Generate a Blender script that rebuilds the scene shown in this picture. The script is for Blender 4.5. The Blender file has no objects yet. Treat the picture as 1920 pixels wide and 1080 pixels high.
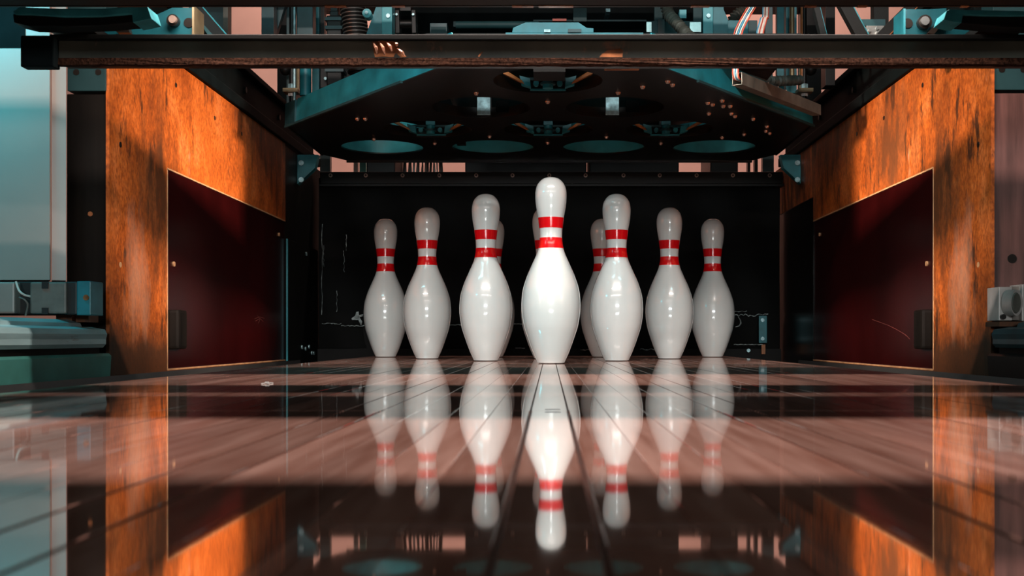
import bpy, bmesh, math, random
from mathutils import Vector, Matrix
random.seed(7)
S = bpy.context.scene
COL = S.collection
PI = math.pi

# ------------------------------------------------------------------ camera
F = 2092.0          # focal length in pixels of the 1920 px wide frame
CX, CY = 1030.0, 635.0
H = 0.0508          # lens height above the lane
cd = bpy.data.cameras.new('camera')
cam = bpy.data.objects.new('camera', cd)
COL.objects.link(cam)
cam.location = (0, 0, H)
cam.rotation_euler = (PI/2, 0, 0)
cd.sensor_width = 36
cd.lens = F/1920*36
cd.shift_x = -(CX-960)/1920
cd.shift_y = (CY-540)/1920
cd.clip_start = 0.01
cd.dof.use_dof = True
cd.dof.focus_distance = 2.45
cd.dof.aperture_fstop = 18
S.camera = cam

# ------------------------------------------------------------------ view and light
S.view_settings.view_transform = 'Standard'
S.view_settings.look = 'None'
S.view_settings.gamma = 1
S.view_settings.use_curve_mapping = False
S.view_settings.exposure = 0.0
w = bpy.data.worlds.new('world'); S.world = w
w.use_nodes = True
w.node_tree.nodes['Background'].inputs[0].default_value = (0.45, 0.6, 0.62, 1)
w.node_tree.nodes['Background'].inputs[1].default_value = 0.012

def area(name, loc, target, sx, sy, power, color, spread=180):
    l = bpy.data.lights.new(name, 'AREA')
    l.shape = 'RECTANGLE'; l.size = sx; l.size_y = sy
    l.energy = power; l.color = color; l.spread = math.radians(spread)
    o = bpy.data.objects.new(name, l); COL.objects.link(o)
    o.location = loc
    d = Vector(target)-Vector(loc)
    o.rotation_euler = d.to_track_quat('-Z', 'Y').to_euler()
    return o
# low approach lamp behind the camera lights the pins
area('approach_lamp', (0.1, -3.6, 0.78), (0, 2.6, 0.2), 1.5, 0.4, 66, (0.93, 1.0, 1.0))
for sgn in (-1, 1):
    area('kickback_fill', (sgn*2.2, -0.2, 0.75), (-sgn*0.78, 2.50, 0.36), 0.08, 0.08, 4.2, (1.0, 0.76, 0.60), 15.5)  # added side spots that brighten the kickbacks
area('near_lane_fill', (0, -2.0, 2.8), (0, 0.2, 0), 3.0, 0.8, 11, (1.0, 0.68, 0.42))  # fill added to lift the near lane out of black
# tube lamp over the pins, behind the masking unit
area('pin_lamp', (0, 1.485, 0.565), (0, 1.50, 0), 1.05, 0.004, 7.6, (1.0, 0.86, 0.78))
# strip light added above the lane to make the near bright band
area('band_light', (0, 0.2, 2.0), (0, 0.3, 0), 2.0, 0.04, 105, (1.0, 0.84, 0.77))
# cool work light in the pinsetter bay
area('bay_lamp', (-0.15, 1.75, 1.15), (0, 2.9, 0.72), 1.5, 0.08, 5.5, (0.32, 0.92, 1.0))
# cool light added to tint the cabinet top at left
area('cabinet_fill', (-1.02, 1.60, 0.64), (-0.92, 1.85, 0.34), 0.25, 0.05, 2.0, (0.02, 0.80, 1.0))
# lamp in the service aisle behind the machines
area('aisle_lamp', (0, 4.2, 2.3), (0, 5.4, 1.1), 3.0, 0.3, 48, (1.0, 0.80, 0.72))

# ------------------------------------------------------------------ materials
def new_mat(name):
    m = bpy.data.materials.new(name); m.use_nodes = True
    nt = m.node_tree
    return m, nt, nt.nodes['Principled BSDF']

def N(nt, kind, **kw):
    n = nt.nodes.new(kind)
    for k, v in kw.items():
        if k in ('operation', 'blend_type', 'data_type', 'noise_dimensions', 'interpolation_type', 'clamp', 'use_clamp'):
            setattr(n, k, v)
        else:
            n.inputs[k].default_value = v
    return n

def ramp(nt, src, stops):
    r = nt.nodes.new('ShaderNodeValToRGB')
    els = r.color_ramp.elements
    while len(els) < len(stops): els.new(0.5)
    for e, (p, c) in zip(els, stops):
        e.position = p
        e.color = (c, c, c, 1) if isinstance(c, (int, float)) else (*c, 1)
    nt.links.new(src, r.inputs[0])
    return r.outputs[0]

def mixc(nt, fac, a, b, mode='MIX'):
    n = nt.nodes.new('ShaderNodeMix'); n.data_type = 'RGBA'; n.blend_type = mode
    for sock, v in ((n.inputs[0], fac), (n.inputs[6], a), (n.inputs[7], b)):
        if isinstance(v, (int, float)): sock.default_value = v
        elif isinstance(v, tuple): sock.default_value = (*v, 1)
        else: nt.links.new(v, sock)
    return n.outputs[2]

def noise(nt, scale, detail=4, stretch=(1, 1, 1), coord='Object', rough=0.55):
    tc = nt.nodes.new('ShaderNodeTexCoord')
    mp = nt.nodes.new('ShaderNodeMapping'); mp.inputs['Scale'].default_value = stretch
    nt.links.new(tc.outputs[coord], mp.inputs[0])
    n = nt.nodes.new('ShaderNodeTexNoise')
    n.inputs['Scale'].default_value = scale; n.inputs['Detail'].default_value = detail
    n.inputs['Roughness'].default_value = rough
    nt.links.new(mp.outputs[0], n.inputs['Vector'])
    return n.outputs['Fac']

def mat(name, col, rough=0.5, metal=0.0, var=0.35, scale=30, bump=0.0, wear=None, wear_pos=0.68, stretch=(1, 1, 1), spec=0.5):
    """plain surface with procedural mottling and, if asked, worn spots of another colour"""
    m, nt, b = new_mat(name)
    f = noise(nt, scale, 5, stretch)
    dark = tuple(c*(1-var) for c in col); lite = tuple(min(1, c*(1+var*0.6)) for c in col)
    c = ramp(nt, f, [(0.3, dark), (0.7, lite)])
    if wear:
        f2 = noise(nt, scale*1.7, 8, stretch, rough=0.7)
        k = ramp(nt, f2, [(wear_pos, 0.0), (wear_pos+0.05, 1.0)])
        c = mixc(nt, k, c, wear)
    nt.links.new(c, b.inputs['Base Color'])
    b.inputs['Roughness'].default_value = rough
    b.inputs['Metallic'].default_value = metal
    b.inputs['Specular IOR Level'].default_value = spec
    if bump:
        bp = nt.nodes.new('ShaderNodeBump'); bp.inputs['Strength'].default_value = bump
        bp.inputs['Distance'].default_value = 0.002
        nt.links.new(f, bp.inputs['Height']); nt.links.new(bp.outputs[0], b.inputs['Normal'])
    return m

M = {}
M['teal'] = mat('teal_paint', (0.014, 0.19, 0.23), 0.42, 0.0, 0.45, 14, wear=(0.02, 0.05, 0.05), wear_pos=0.70)
M['teal_light'] = mat('pale_teal_lit_paint', (0.05, 0.36, 0.41), 0.35, 0.0, 0.3, 14, wear=(0.03, 0.07, 0.07), wear_pos=0.72)
M['teal_dark'] = mat('dark_teal_paint', (0.014, 0.06, 0.07), 0.4, 0.0, 0.4, 18)
M['steel'] = mat('bare_steel', (0.55, 0.55, 0.53), 0.3, 0.9, 0.3, 40)
M['galv'] = mat('galvanised_steel', (0.40, 0.62, 0.66), 0.4, 0.5, 0.6, 60)
M['black'] = mat('black_steel', (0.0045, 0.0045, 0.0042), 0.42, 0.0, 0.5, 20, wear=(0.025, 0.022, 0.018), wear_pos=0.76, spec=0.3)
M['railblack'] = mat('satin_black_rail', (0.004, 0.0065, 0.007), 0.6, 0.0, 0.4, 20, spec=0.03)
M['beamdark'] = mat('dark_scuffed_beam', (0.012, 0.010, 0.008), 0.6, 0.0, 0.5, 9, wear=(0.04, 0.02, 0.012), wear_pos=0.7, spec=0.15)
M['teal_arm'] = mat('teal_arm_paint', (0.008, 0.085, 0.105), 0.4, 0.0, 0.4, 18, spec=0.3)
M['pad_cover'] = mat('worn_teal_pad_cover', (0.035, 0.22, 0.25), 0.35, 0.0, 0.5, 22, wear=(0.16, 0.22, 0.22), wear_pos=0.66, spec=0.3)
M['scratch'] = mat('scratched_laminate', (0.16, 0.05, 0.04), 0.6)
M['dullsteel'] = mat('dull_grey_steel', (0.50, 0.45, 0.42), 0.45, 0.25, 0.25, 30)
M['deckblack'] = mat('black_deck_plate', (0.006, 0.005, 0.004), 0.36, 0.0, 0.35, 8, spec=0.35)
M['rubber'] = mat('black_rubber', (0.0035, 0.0035, 0.0035), 0.6, 0.0, 0.5, 25, 0.2, spec=0.2)
M['curtain'] = mat('worn_rubber_sheet', (0.003, 0.0034, 0.003), 0.55, 0.0, 0.6, 7, 0.1, wear=(0.014, 0.018, 0.016), wear_pos=0.72, stretch=(1, 1, 0.5), spec=0.15)
M['fray'] = mat('frayed_cloth', (0.42, 0.50, 0.50), 0.8, 0.0, 0.7, 60)
M['barsteel'] = mat('scuffed_dark_bar', (0.085, 0.086, 0.066), 0.45, 0.0, 0.55, 9, 0.1, wear=(0.20, 0.11, 0.07), wear_pos=0.615, stretch=(1, 1, 0.6))
M['carpet'] = mat('brown_carpet', (0.036, 0.015, 0.009), 0.95, 0.0, 0.9, 260, 0.6, spec=0.05)
M['tape'] = mat('brown_tape', (0.30, 0.11, 0.045), 0.22, 0.0, 0.6, 60)
M['foil'] = mat('torn_clear_tape', (0.55, 0.26, 0.17), 0.15, 0.3, 0.8, 120, 0.4)
M['brass'] = mat('brassy_rod', (0.34, 0.26, 0.15), 0.35, 0.6, 0.4, 30)
M['orange'] = mat('orange_plastic', (0.40, 0.13, 0.03), 0.4, 0.0, 0.4, 40)
M['cream'] = mat('cream_paint', (0.34, 0.285, 0.255), 0.4, 0.0, 0.08, 5)
M['greybox'] = mat('grey_plastic', (0.17, 0.145, 0.125), 0.5, 0.0, 0.3, 30)
M['white'] = mat('white_plastic', (0.75, 0.75, 0.73), 0.4, 0.0, 0.1, 10)
M['pink'] = mat('salmon_plaster', (0.66, 0.36, 0.29), 0.85, 0.0, 0.12, 3, 0.1)
M['pinkpost'] = mat('pink_painted_post', (0.50, 0.33, 0.27), 0.7, 0.0, 0.15, 5)
M['green'] = mat('green_paint', (0.05, 0.22, 0.185), 0.5, 0.0, 0.3, 12)
M['capping'] = mat('pale_teal_capping', (0.30, 0.45, 0.46), 0.3, 0.0, 0.45, 10, wear=(0.10, 0.07, 0.05), wear_pos=0.66, stretch=(3, 0.4, 3))
M['postdark'] = mat('dark_shaded_wood', (0.006, 0.0045, 0.0035), 0.6, 0.0, 0.6, 14, wear=(0.04, 0.016, 0.009), wear_pos=0.76, stretch=(3, 3, 0.3), spec=0.12)  # shade on the left post put into its colour; also dark small parts
M['postred'] = mat('worn_maroon_lit_wood', (0.15, 0.066, 0.056), 0.45, 0.0, 0.6, 14, wear=(0.30, 0.15, 0.13), wear_pos=0.70, stretch=(3, 3, 0.3))  # right post is better lit; that brightness is in the colour
M['slate'] = mat('slate_teal_plate', (0.018, 0.055, 0.06), 0.5, 0.0, 0.3, 10, spec=0.2)
M['duct'] = mat('grey_cable_duct', (0.12, 0.115, 0.095), 0.5, 0.0, 0.5, 18)
M['wire_r'] = mat('red_wire', (0.5, 0.06, 0.03), 0.5)
M['wire_w'] = mat('white_wire', (0.75, 0.62, 0.55), 0.5)
M['wire_b'] = mat('blue_wire', (0.05, 0.25, 0.4), 0.5)
M['wire_k'] = mat('black_wire', (0.01, 0.01, 0.01), 0.5)
M['copper'] = mat('warm_stud', (0.62, 0.42, 0.34), 0.28, 0.7, 0.2, 60)
M['concrete'] = mat('dark_concrete', (0.02, 0.018, 0.016), 0.8, 0.0, 0.4, 6)
M['ceil'] = mat('dark_ceiling', (0.03, 0.03, 0.03), 0.9, 0.0, 0.2, 4)
M['gut'] = mat('grey_gutter', (0.03, 0.03, 0.03), 0.4, 0.0, 0.3, 6)
M['inlay'] = mat('dark_inlay', (0.012, 0.008, 0.006), 0.3, 0.0, 0.2, 40)
M['edge'] = mat('pale_lit_edge', (0.50, 0.27, 0.13), 0.6, 0.0, 0.4, 30)
M['label'] = mat('orange_paper_label', (0.42, 0.15, 0.045), 0.6, 0.0, 0.2, 30)
M['stripe'] = mat('red_stripe_enamel', (0.62, 0.004, 0.008), 0.16, 0.0, 0.06, 8)

def pin_material():
    m, nt, b = new_mat('white_pin_enamel')
    f = noise(nt, 9, 4)
    c = ramp(nt, f, [(0.3, (0.57, 0.645, 0.65)), (0.7, (0.64, 0.695, 0.695))])
    f2 = noise(nt, 45, 8, (1, 1, 0.4), rough=0.7)
    k = ramp(nt, f2, [(0.72, 0.0), (0.8, 0.5)])
    c = mixc(nt, k, c, (0.45, 0.46, 0.45))
    nt.links.new(c, b.inputs['Base Color'])
    b.inputs['Roughness'].default_value = 0.22
    b.inputs['Coat Weight'].default_value = 1.0
    b.inputs['Coat Roughness'].default_value = 0.04
    return m
M['pin'] = pin_material()

FLOOR_Z = -0.22
def kickback_material(name, spot_amt=0.0):
    m, nt, b = new_mat(name)
    fine = noise(nt, 190, 6, (1, 1, 0.6))
    mid = noise(nt, 8, 7, (1, 1.0, 0.8), rough=0.66)
    c = ramp(nt, mid, [(0.30, (0.24, 0.050, 0.006)), (0.52, (0.47, 0.108, 0.014)), (0.75, (0.66, 0.205, 0.055))])
    g = ramp(nt, fine, [(0.35, (0.5, 0.42, 0.36)), (0.62, (1.15, 1.12, 1.1))])
    c = mixc(nt, 0.85, c, g, 'MULTIPLY')
    st = noise(nt, 9.5, 7, (1, 1.6, 0.55), rough=0.68)
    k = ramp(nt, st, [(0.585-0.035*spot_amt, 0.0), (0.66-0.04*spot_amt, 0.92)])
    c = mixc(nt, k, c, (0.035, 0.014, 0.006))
    sc = noise(nt, 16, 6, (1, 1.5, 0.45), rough=0.6)
    k2 = ramp(nt, sc, [(0.66, 0.0), (0.78, 0.6)])
    c = mixc(nt, k2, c, (0.62, 0.40, 0.28))
    # dark uneven band along the base
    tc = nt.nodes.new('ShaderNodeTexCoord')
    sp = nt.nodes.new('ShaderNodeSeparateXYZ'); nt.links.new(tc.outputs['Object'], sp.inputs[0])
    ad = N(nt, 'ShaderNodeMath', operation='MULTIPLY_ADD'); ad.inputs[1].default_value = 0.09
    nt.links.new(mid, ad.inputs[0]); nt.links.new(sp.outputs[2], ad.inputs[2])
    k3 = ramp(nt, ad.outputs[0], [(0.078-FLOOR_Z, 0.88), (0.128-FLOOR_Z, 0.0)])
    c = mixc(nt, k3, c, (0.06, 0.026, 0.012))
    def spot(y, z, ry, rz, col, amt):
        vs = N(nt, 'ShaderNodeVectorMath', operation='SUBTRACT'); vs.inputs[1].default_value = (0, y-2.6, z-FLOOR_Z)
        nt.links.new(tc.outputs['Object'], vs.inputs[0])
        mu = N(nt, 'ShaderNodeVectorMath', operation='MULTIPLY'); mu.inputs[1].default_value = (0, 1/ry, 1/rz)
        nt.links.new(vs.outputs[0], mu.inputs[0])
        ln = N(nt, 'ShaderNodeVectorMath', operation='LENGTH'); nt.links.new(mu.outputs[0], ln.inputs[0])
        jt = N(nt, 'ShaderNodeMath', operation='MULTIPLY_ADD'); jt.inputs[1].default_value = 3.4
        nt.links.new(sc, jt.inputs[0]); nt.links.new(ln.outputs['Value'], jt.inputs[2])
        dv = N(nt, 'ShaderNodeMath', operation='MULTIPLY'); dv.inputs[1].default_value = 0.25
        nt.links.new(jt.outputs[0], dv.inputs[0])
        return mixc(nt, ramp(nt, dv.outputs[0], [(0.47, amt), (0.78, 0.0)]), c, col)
    for y, z, ry, rz, col, amt in ((2.13, 0.33, 0.10, 0.16, (0.06, 0.022, 0.008), 0.9), (2.03, 0.16, 0.045, 0.10, (0.62, 0.34, 0.22), 0.45), (3.42, 0.53, 0.30, 0.16, (0.03, 0.012, 0.005), 0.92), (3.0, 0.58, 0.28, 0.11, (0.06, 0.022, 0.008), 0.8), (2.45, 0.47, 0.16, 0.14, (0.10, 0.035, 0.012), spot_amt)):  # paints the sweep bar shadow and dim rear; also a scuff and marks
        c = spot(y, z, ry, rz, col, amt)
    nt.links.new(c, b.inputs['Base Color'])
    b.inputs['Roughness'].default_value = 0.55
    b.inputs['Specular IOR Level'].default_value = 0.3
    bp = nt.nodes.new('ShaderNodeBump'); bp.inputs['Strength'].default_value = 0.15; bp.inputs['Distance'].default_value = 0.001
    nt.links.new(fine, bp.inputs['Height']); nt.links.new(bp.outputs[0], b.inputs['Normal'])
    return m
M['kick'] = kickback_material('orange_brown_fibreboard')
M['kick_stained_shaded'] = kickback_material('stained_shaded_fibreboard', 0.9)
M['red'] = mat('dark_red_laminate', (0.022, 0.0016, 0.0018), 0.25, 0.0, 0.5, 5, 0.0, wear=(0.06, 0.008, 0.008), wear_pos=0.80, stretch=(1, 1, 0.4), spec=0.22)
M['darklam'] = mat('black_laminate', (0.003, 0.0024, 0.002), 0.22, 0.0, 0.4, 6, wear=(0.02, 0.013, 0.009), wear_pos=0.78, stretch=(1, 1, 0.5), spec=0.25)

def lane_material(name, tint=1.0):
    m, nt, b = new_mat(name)
    oi = nt.nodes.new('ShaderNodeObjectInfo')
    tc = nt.nodes.new('ShaderNodeTexCoord')
    off = N(nt, 'ShaderNodeVectorMath', operation='SCALE'); off.inputs['Scale'].default_value = 37.0
    cmb = nt.nodes.new('ShaderNodeCombineXYZ')
    for i in range(3): nt.links.new(oi.outputs['Random'], cmb.inputs[i])
    nt.links.new(cmb.outputs[0], off.inputs[0])
    mp = nt.nodes.new('ShaderNodeMapping'); mp.inputs['Scale'].default_value = (1, 0.06, 1)
    nt.links.new(tc.outputs['Object'], mp.inputs[0])
    add = N(nt, 'ShaderNodeVectorMath', operation='ADD')
    nt.links.new(mp.outputs[0], add.inputs[0]); nt.links.new(off.outputs[0], add.inputs[1])
    gr = nt.nodes.new('ShaderNodeTexNoise'); gr.inputs['Scale'].default_value = 130; gr.inputs['Detail'].default_value = 6
    nt.links.new(add.outputs[0], gr.inputs['Vector'])
    big = nt.nodes.new('ShaderNodeTexNoise'); big.inputs['Scale'].default_value = 22; big.inputs['Detail'].default_value = 3
    nt.links.new(add.outputs[0], big.inputs['Vector'])
    c = ramp(nt, gr.outputs['Fac'], [(0.3, (0.50*tint, 0.235*tint, 0.175*tint)), (0.7, (0.80*tint, 0.47*tint, 0.385*tint))])
    rb = ramp(nt, oi.outputs['Random'], [(0.0, 0.62), (1.0, 1.15)])
    c = mixc(nt, 1.0, c, rb, 'MULTIPLY')
    bb = ramp(nt, big.outputs['Fac'], [(0.3, 0.75), (0.7, 1.1)])
    c = mixc(nt, 1.0, c, bb, 'MULTIPLY')
    nt.links.new(c, b.inputs['Base Color'])
    b.inputs['Roughness'].default_value = 0.45
    b.inputs['Specular IOR Level'].default_value = 0.0
    # thick oiled lacquer: strong mirror at the grazing angles
    lw = nt.nodes.new('ShaderNodeLayerWeight'); lw.inputs['Blend'].default_value = 0.5
    mr = nt.nodes.new('ShaderNodeMapRange')
    mr.inputs['From Min'].default_value = 0.1; mr.inputs['From Max'].default_value = 0.75
    mr.inputs['To Min'].default_value = 0.05; mr.inputs['To Max'].default_value = 0.79
    nt.links.new(lw.outputs['Facing'], mr.inputs[0])
    gl = nt.nodes.new('ShaderNodeBsdfGlossy'); gl.inputs['Roughness'].default_value = 0.035
    gl.inputs['Color'].default_value = (1, 0.99, 0.98, 1)
    mx = nt.nodes.new('ShaderNodeMixShader')
    nt.links.new(mr.outputs[0], mx.inputs[0]); nt.links.new(b.outputs[0], mx.inputs[1]); nt.links.new(gl.outputs[0], mx.inputs[2])
    out = nt.nodes['Material Output']
    nt.links.new(mx.outputs[0], out.inputs['Surface'])
    return m
M['lane'] = lane_material('lacquered_lane_wood')

# ------------------------------------------------------------------ helpers
def X_(px, Y): return (px-CX)/F*Y
def Z_(py, Y): return H+(CY-py)/F*Y

def add_box(bm, x0, x1, y0, y1, z0, z1, bev=0.0):
    r = bmesh.ops.create_cube(bm, size=1)
    vs = r['verts']
    for v in vs:
        v.co = Vector(((x0+x1)/2+v.co.x*(x1-x0), (y0+y1)/2+v.co.y*(y1-y0), (z0+z1)/2+v.co.z*(z1-z0)))
    if bev:
        es = list({e for v in vs for e in v.link_edges})
        bmesh.ops.bevel(bm, geom=es, offset=bev, segments=2, profile=0.6, affect='EDGES')

def box(x0, x1, y0, y1, z0, z1, bev=0.0):
    bm = bmesh.new(); add_box(bm, x0, x1, y0, y1, z0, z1, bev); return bm

def pbox(px0, py0, px1, py1, Y, d, bev=0.0):
    """box whose front face, standing at depth Y, was measured in the photograph"""
    return box(X_(px0, Y), X_(px1, Y), Y, Y+d, Z_(py1, Y), Z_(py0, Y), bev)

def add_prism(bm, pts, d, axis=1, bev=0.0):
    """pts: 3-D polygon; extruded by d along axis"""
    off = Vector((0, 0, 0)); off[axis] = d
    a = [bm.verts.new(Vector(p)) for p in pts]
    b = [bm.verts.new(Vector(p)+off) for p in pts]
    n = len(pts)
    fs = [bm.faces.new(a), bm.faces.new(b[::-1])]
    for i in range(n):
        fs.append(bm.faces.new((a[i], b[i], b[(i+1) % n], a[(i+1) % n])))
    bmesh.ops.recalc_face_normals(bm, faces=fs)
    if bev:
        es = list({e for f in fs for e in f.edges})
        bmesh.ops.bevel(bm, geom=es, offset=bev, segments=2, profile=0.6, affect='EDGES')

def pprism(pts, Y, d, bev=0.0):
    bm = bmesh.new()
    add_prism(bm, [(X_(x, Y), Y, Z_(y, Y)) for x, y in pts], d, 1, bev)
    return bm

def add_tube(bm, pts, rad, seg=12, cap=True):
    pts = [Vector(p) for p in pts]
    n = len(pts)
    rads = rad if isinstance(rad, (list, tuple)) else [rad]*n
    rings = []
    t0 = (pts[1]-pts[0]).normalized()
    up = Vector((0, 0, 1)) if abs(t0.z) < 0.9 else Vector((1, 0, 0))
    nrm = t0.cross(up).normalized()
    for i in range(n):
        t = (pts[min(i+1, n-1)]-pts[max(i-1, 0)]).normalized()
        nrm = (nrm-t*nrm.dot(t)).normalized()
        bi = t.cross(nrm)
        rings.append([bm.verts.new(pts[i]+(nrm*math.cos(2*PI*k/seg)+bi*math.sin(2*PI*k/seg))*rads[i]) for k in range(seg)])
    fs = []
    for i in range(n-1):
        for k in range(seg):
            fs.append(bm.faces.new((rings[i][k], rings[i][(k+1) % seg], rings[i+1][(k+1) % seg], rings[i+1][k])))
    if cap:
        fs.append(bm.faces.new(rings[0][::-1])); fs.append(bm.faces.new(rings[-1]))
    bmesh.ops.recalc_face_normals(bm, faces=fs)

def tube(pts, rad, seg=12):
    bm = bmesh.new(); add_tube(bm, pts, rad, seg); return bm

def cyl(c, axis, r, l, seg=20):
    a = Vector((0, 0, 0)); a[axis] = l
    return tube([Vector(c), Vector(c)+a], r, seg)

def add_lathe(bm, prof, seg=48, cx=0, cy=0):
    rings = []
    for r, z in prof:
        if r < 1e-6: rings.append([bm.verts.new((cx, cy, z))])
        else: rings.append([bm.verts.new((cx+r*math.cos(2*PI*k/seg), cy+r*math.sin(2*PI*k/seg), z)) for k in range(seg)])
    fs = []
    for a, b in zip(rings, rings[1:]):
        for k in range(seg):
            k2 = (k+1) % seg
            if len(a) == 1: fs.append(bm.faces.new((a[0], b[k2], b[k])))
            elif len(b) == 1: fs.append(bm.faces.new((a[k], a[k2], b[0])))
            else: fs.append(bm.faces.new((a[k], a[k2], b[k2], b[k])))
    bmesh.ops.recalc_face_normals(bm, faces=fs)

def smooth_path(pts, n=8):
    pts = [Vector(p) for p in pts]
    out = []
    for i in range(len(pts)-1):
        p0, p1, p2, p3 = pts[max(i-1, 0)], pts[i], pts[i+1], pts[min(i+2, len(pts)-1)]
        for k in range(n):
            t = k/n
            out.append(0.5*((2*p1)+(p2-p0)*t+(2*p0-5*p1+4*p2-p3)*t*t+(3*p1-p0-3*p2+p3)*t**3))
    out.append(pts[-1]); return out

def bm_to_mesh(name, bm, material, shift=None, smooth=False):
    if shift is not None: bmesh.ops.translate(bm, verts=bm.verts, vec=-Vector(shift))
    me = bpy.data.meshes.new(name); bm.to_mesh(me); bm.free()
    me.materials.append(material)
    if smooth:
        me.shade_smooth()
        me.set_sharp_from_angle(angle=math.radians(35))
    return me

def tag(o, label=None, cat=None, group=None, kind=None):
    if label: o['label'] = label
    if cat: o['category'] = cat
    if group: o['group'] = group
    if kind: o['kind'] = kind
    return o

class Thing:
    """an Empty at the thing's base with its parts as children"""
    def __init__(s, name, label, cat, loc, group=None):
        s.o = bpy.data.objects.new(name, None); s.o.empty_display_size = 0.05
        COL.objects.link(s.o); s.loc = Vector(loc); s.o.location = loc
        tag(s.o, label, cat, group)
    def part(s, name, bm, m, smooth=False, parent=None, label=None, kind=None):
        o = bpy.data.objects.new(name, bm_to_mesh(name, bm, m if not isinstance(m, str) else M[m], s.loc, smooth))
        COL.objects.link(o); o.parent = parent or s.o
        tag(o, label, None, None, kind)
        return o

def single(name, bm, m, label, cat, group=None, smooth=False):
    xs = [v.co.copy() for v in bm.verts]
    loc = Vector(((min(v.x for v in xs)+max(v.x for v in xs))/2, (min(v.y for v in xs)+max(v.y for v in xs))/2, min(v.z for v in xs)))
    o = bpy.data.objects.new(name, bm_to_mesh(name, bm, M[m], loc, smooth)); COL.objects.link(o); o.location = loc
    return tag(o, label, cat, group)

def structure(name, bm, m, label=None):
    o = bpy.data.objects.new(name, bm_to_mesh(name, bm, M[m])); COL.objects.link(o)
    return tag(o, label, None, None, 'structure')

# ------------------------------------------------------------------ room shell
FLOOR_Z = -0.22
floor = structure('floor', box(-3.2, 3.2, -5.0, 5.5, FLOOR_Z-0.1, FLOOR_Z), 'concrete')
structure('wall_back', box(-3.2, 3.2, 5.4, 5.5, FLOOR_Z, 3.0), 'pink')
structure('wall_left', box(-3.2, -3.1, -5.0, 5.4, FLOOR_Z, 3.0), 'ceil')
structure('wall_right', box(3.1, 3.2, -5.0, 5.4, FLOOR_Z, 3.0), 'ceil')
structure('ceiling', box(-3.2, 3.2, -5.0, 5.5, 3.0, 3.1), 'ceil')
# unseen boards added over the lane to cut the light into bands
structure('light_blocker_1', box(-3.1, 3.1, -0.30, 0.300, 1.0, 1.02), 'black')
structure('light_blocker_2', box(-3.1, 3.1, 0.455, 1.20, 1.0, 1.02), 'black')
structure('light_blocker_3', box(-1.0, 1.0, 0.90, 1.423, 0.495, 0.499), 'black')
structure('light_blocker_5', box(-1.5, -0.58, 1.412, 1.422, 0.499, 0.78), 'black')  # this pair is added to keep front light off the cabinet top
structure('light_blocker_6', box(0.58, 1.5, 1.412, 1.422, 0.499, 0.78), 'black')
structure('light_blocker_4', box(-1.0, 1.0, 1.434, 1.452, 0.495, 0.499), 'black')

# lane bed and the boards
bed = bpy.data.objects.new('lane_bed', bm_to_mesh('lane_bed', box(-0.523, 0.523, -0.6, 3.30, FLOOR_Z, -0.013), M['inlay']))
COL.objects.link(bed); bed.parent = floor
PITCH = 0.02625
dark_seams = {-0.5: 0.0011, 0.5: 0.0011, 4.5: 0.0011, 5.5: 0.0010, -4.5: 0.0011, -5.5: 0.0011, 9.5: 0.0008, -9.5: 0.0008, -13.5: 0.0008, 12.5: 0.0008}
plank_cache = {}
def plank_mesh(gl, gr, y0, y1):
    key = (gl, gr, y0, y1)
    if key not in plank_cache:
        bm = box(-PITCH/2+gl, PITCH/2-gr, y0, y1, -0.013, 0.0, 0.0)
        top = [e for e in bm.edges if all(v.co.z > -0.001 for v in e.verts)]
        bmesh.ops.bevel(bm, geom=top, offset=0.00012, segments=1, affect='EDGES')
        plank_cache[key] = bm_to_mesh('plank', bm, M['lane'])
    return plank_cache[key]
for (y0, y1) in ((-0.6, 0.7862), (0.7870, 2.02), (2.0204, 3.30)):
    for i in range(-19, 20):
        gl = dark_seams.get(i-0.5, 0.00016); gr = dark_seams.get(i+0.5, 0.00016)
        if y0 > 0: gl = min(gl, 0.0006); gr = min(gr, 0.0006)
        o = bpy.data.objects.new('plank', plank_mesh(gl, gr, y0, y1)); COL.objects.link(o)
        o.location = (i*PITCH, 0, 0); o.parent = floor
for k, (ya, yb) in enumerate(((0.770, 0.7745), (0.7985, 0.803))):
    o = bpy.data.objects.new('inlay_mark', bm_to_mesh('inlay_mark', box(X_(1022, 0.787), X_(1051, 0.787), ya, yb, -0.0005, 0.0002), M['inlay']))
    COL.objects.link(o); o.parent = floor
# gutters
def gutter(s):
    bm = bmesh.new(); n = 12
    c = s*0.633; r = 0.104
    prof = [(c+r*math.cos(PI+PI*k/n), -0.012+0.8*r*math.sin(PI+PI*k/n)) for k in range(n+1)]
    prof += [(x, z-0.006) for x, z in prof[::-1]]
    add_prism(bm, [(x, -0.6, z) for x, z in prof], 3.9, 1)
    return bm
for s, side in ((-1, 'left'), (1, 'right')):
    single('lane_gutter', gutter(s), 'gut', 'grey half-round ball gutter running along the %s edge of the lane' % side, 'gutter', 'lane gutters')

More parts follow.
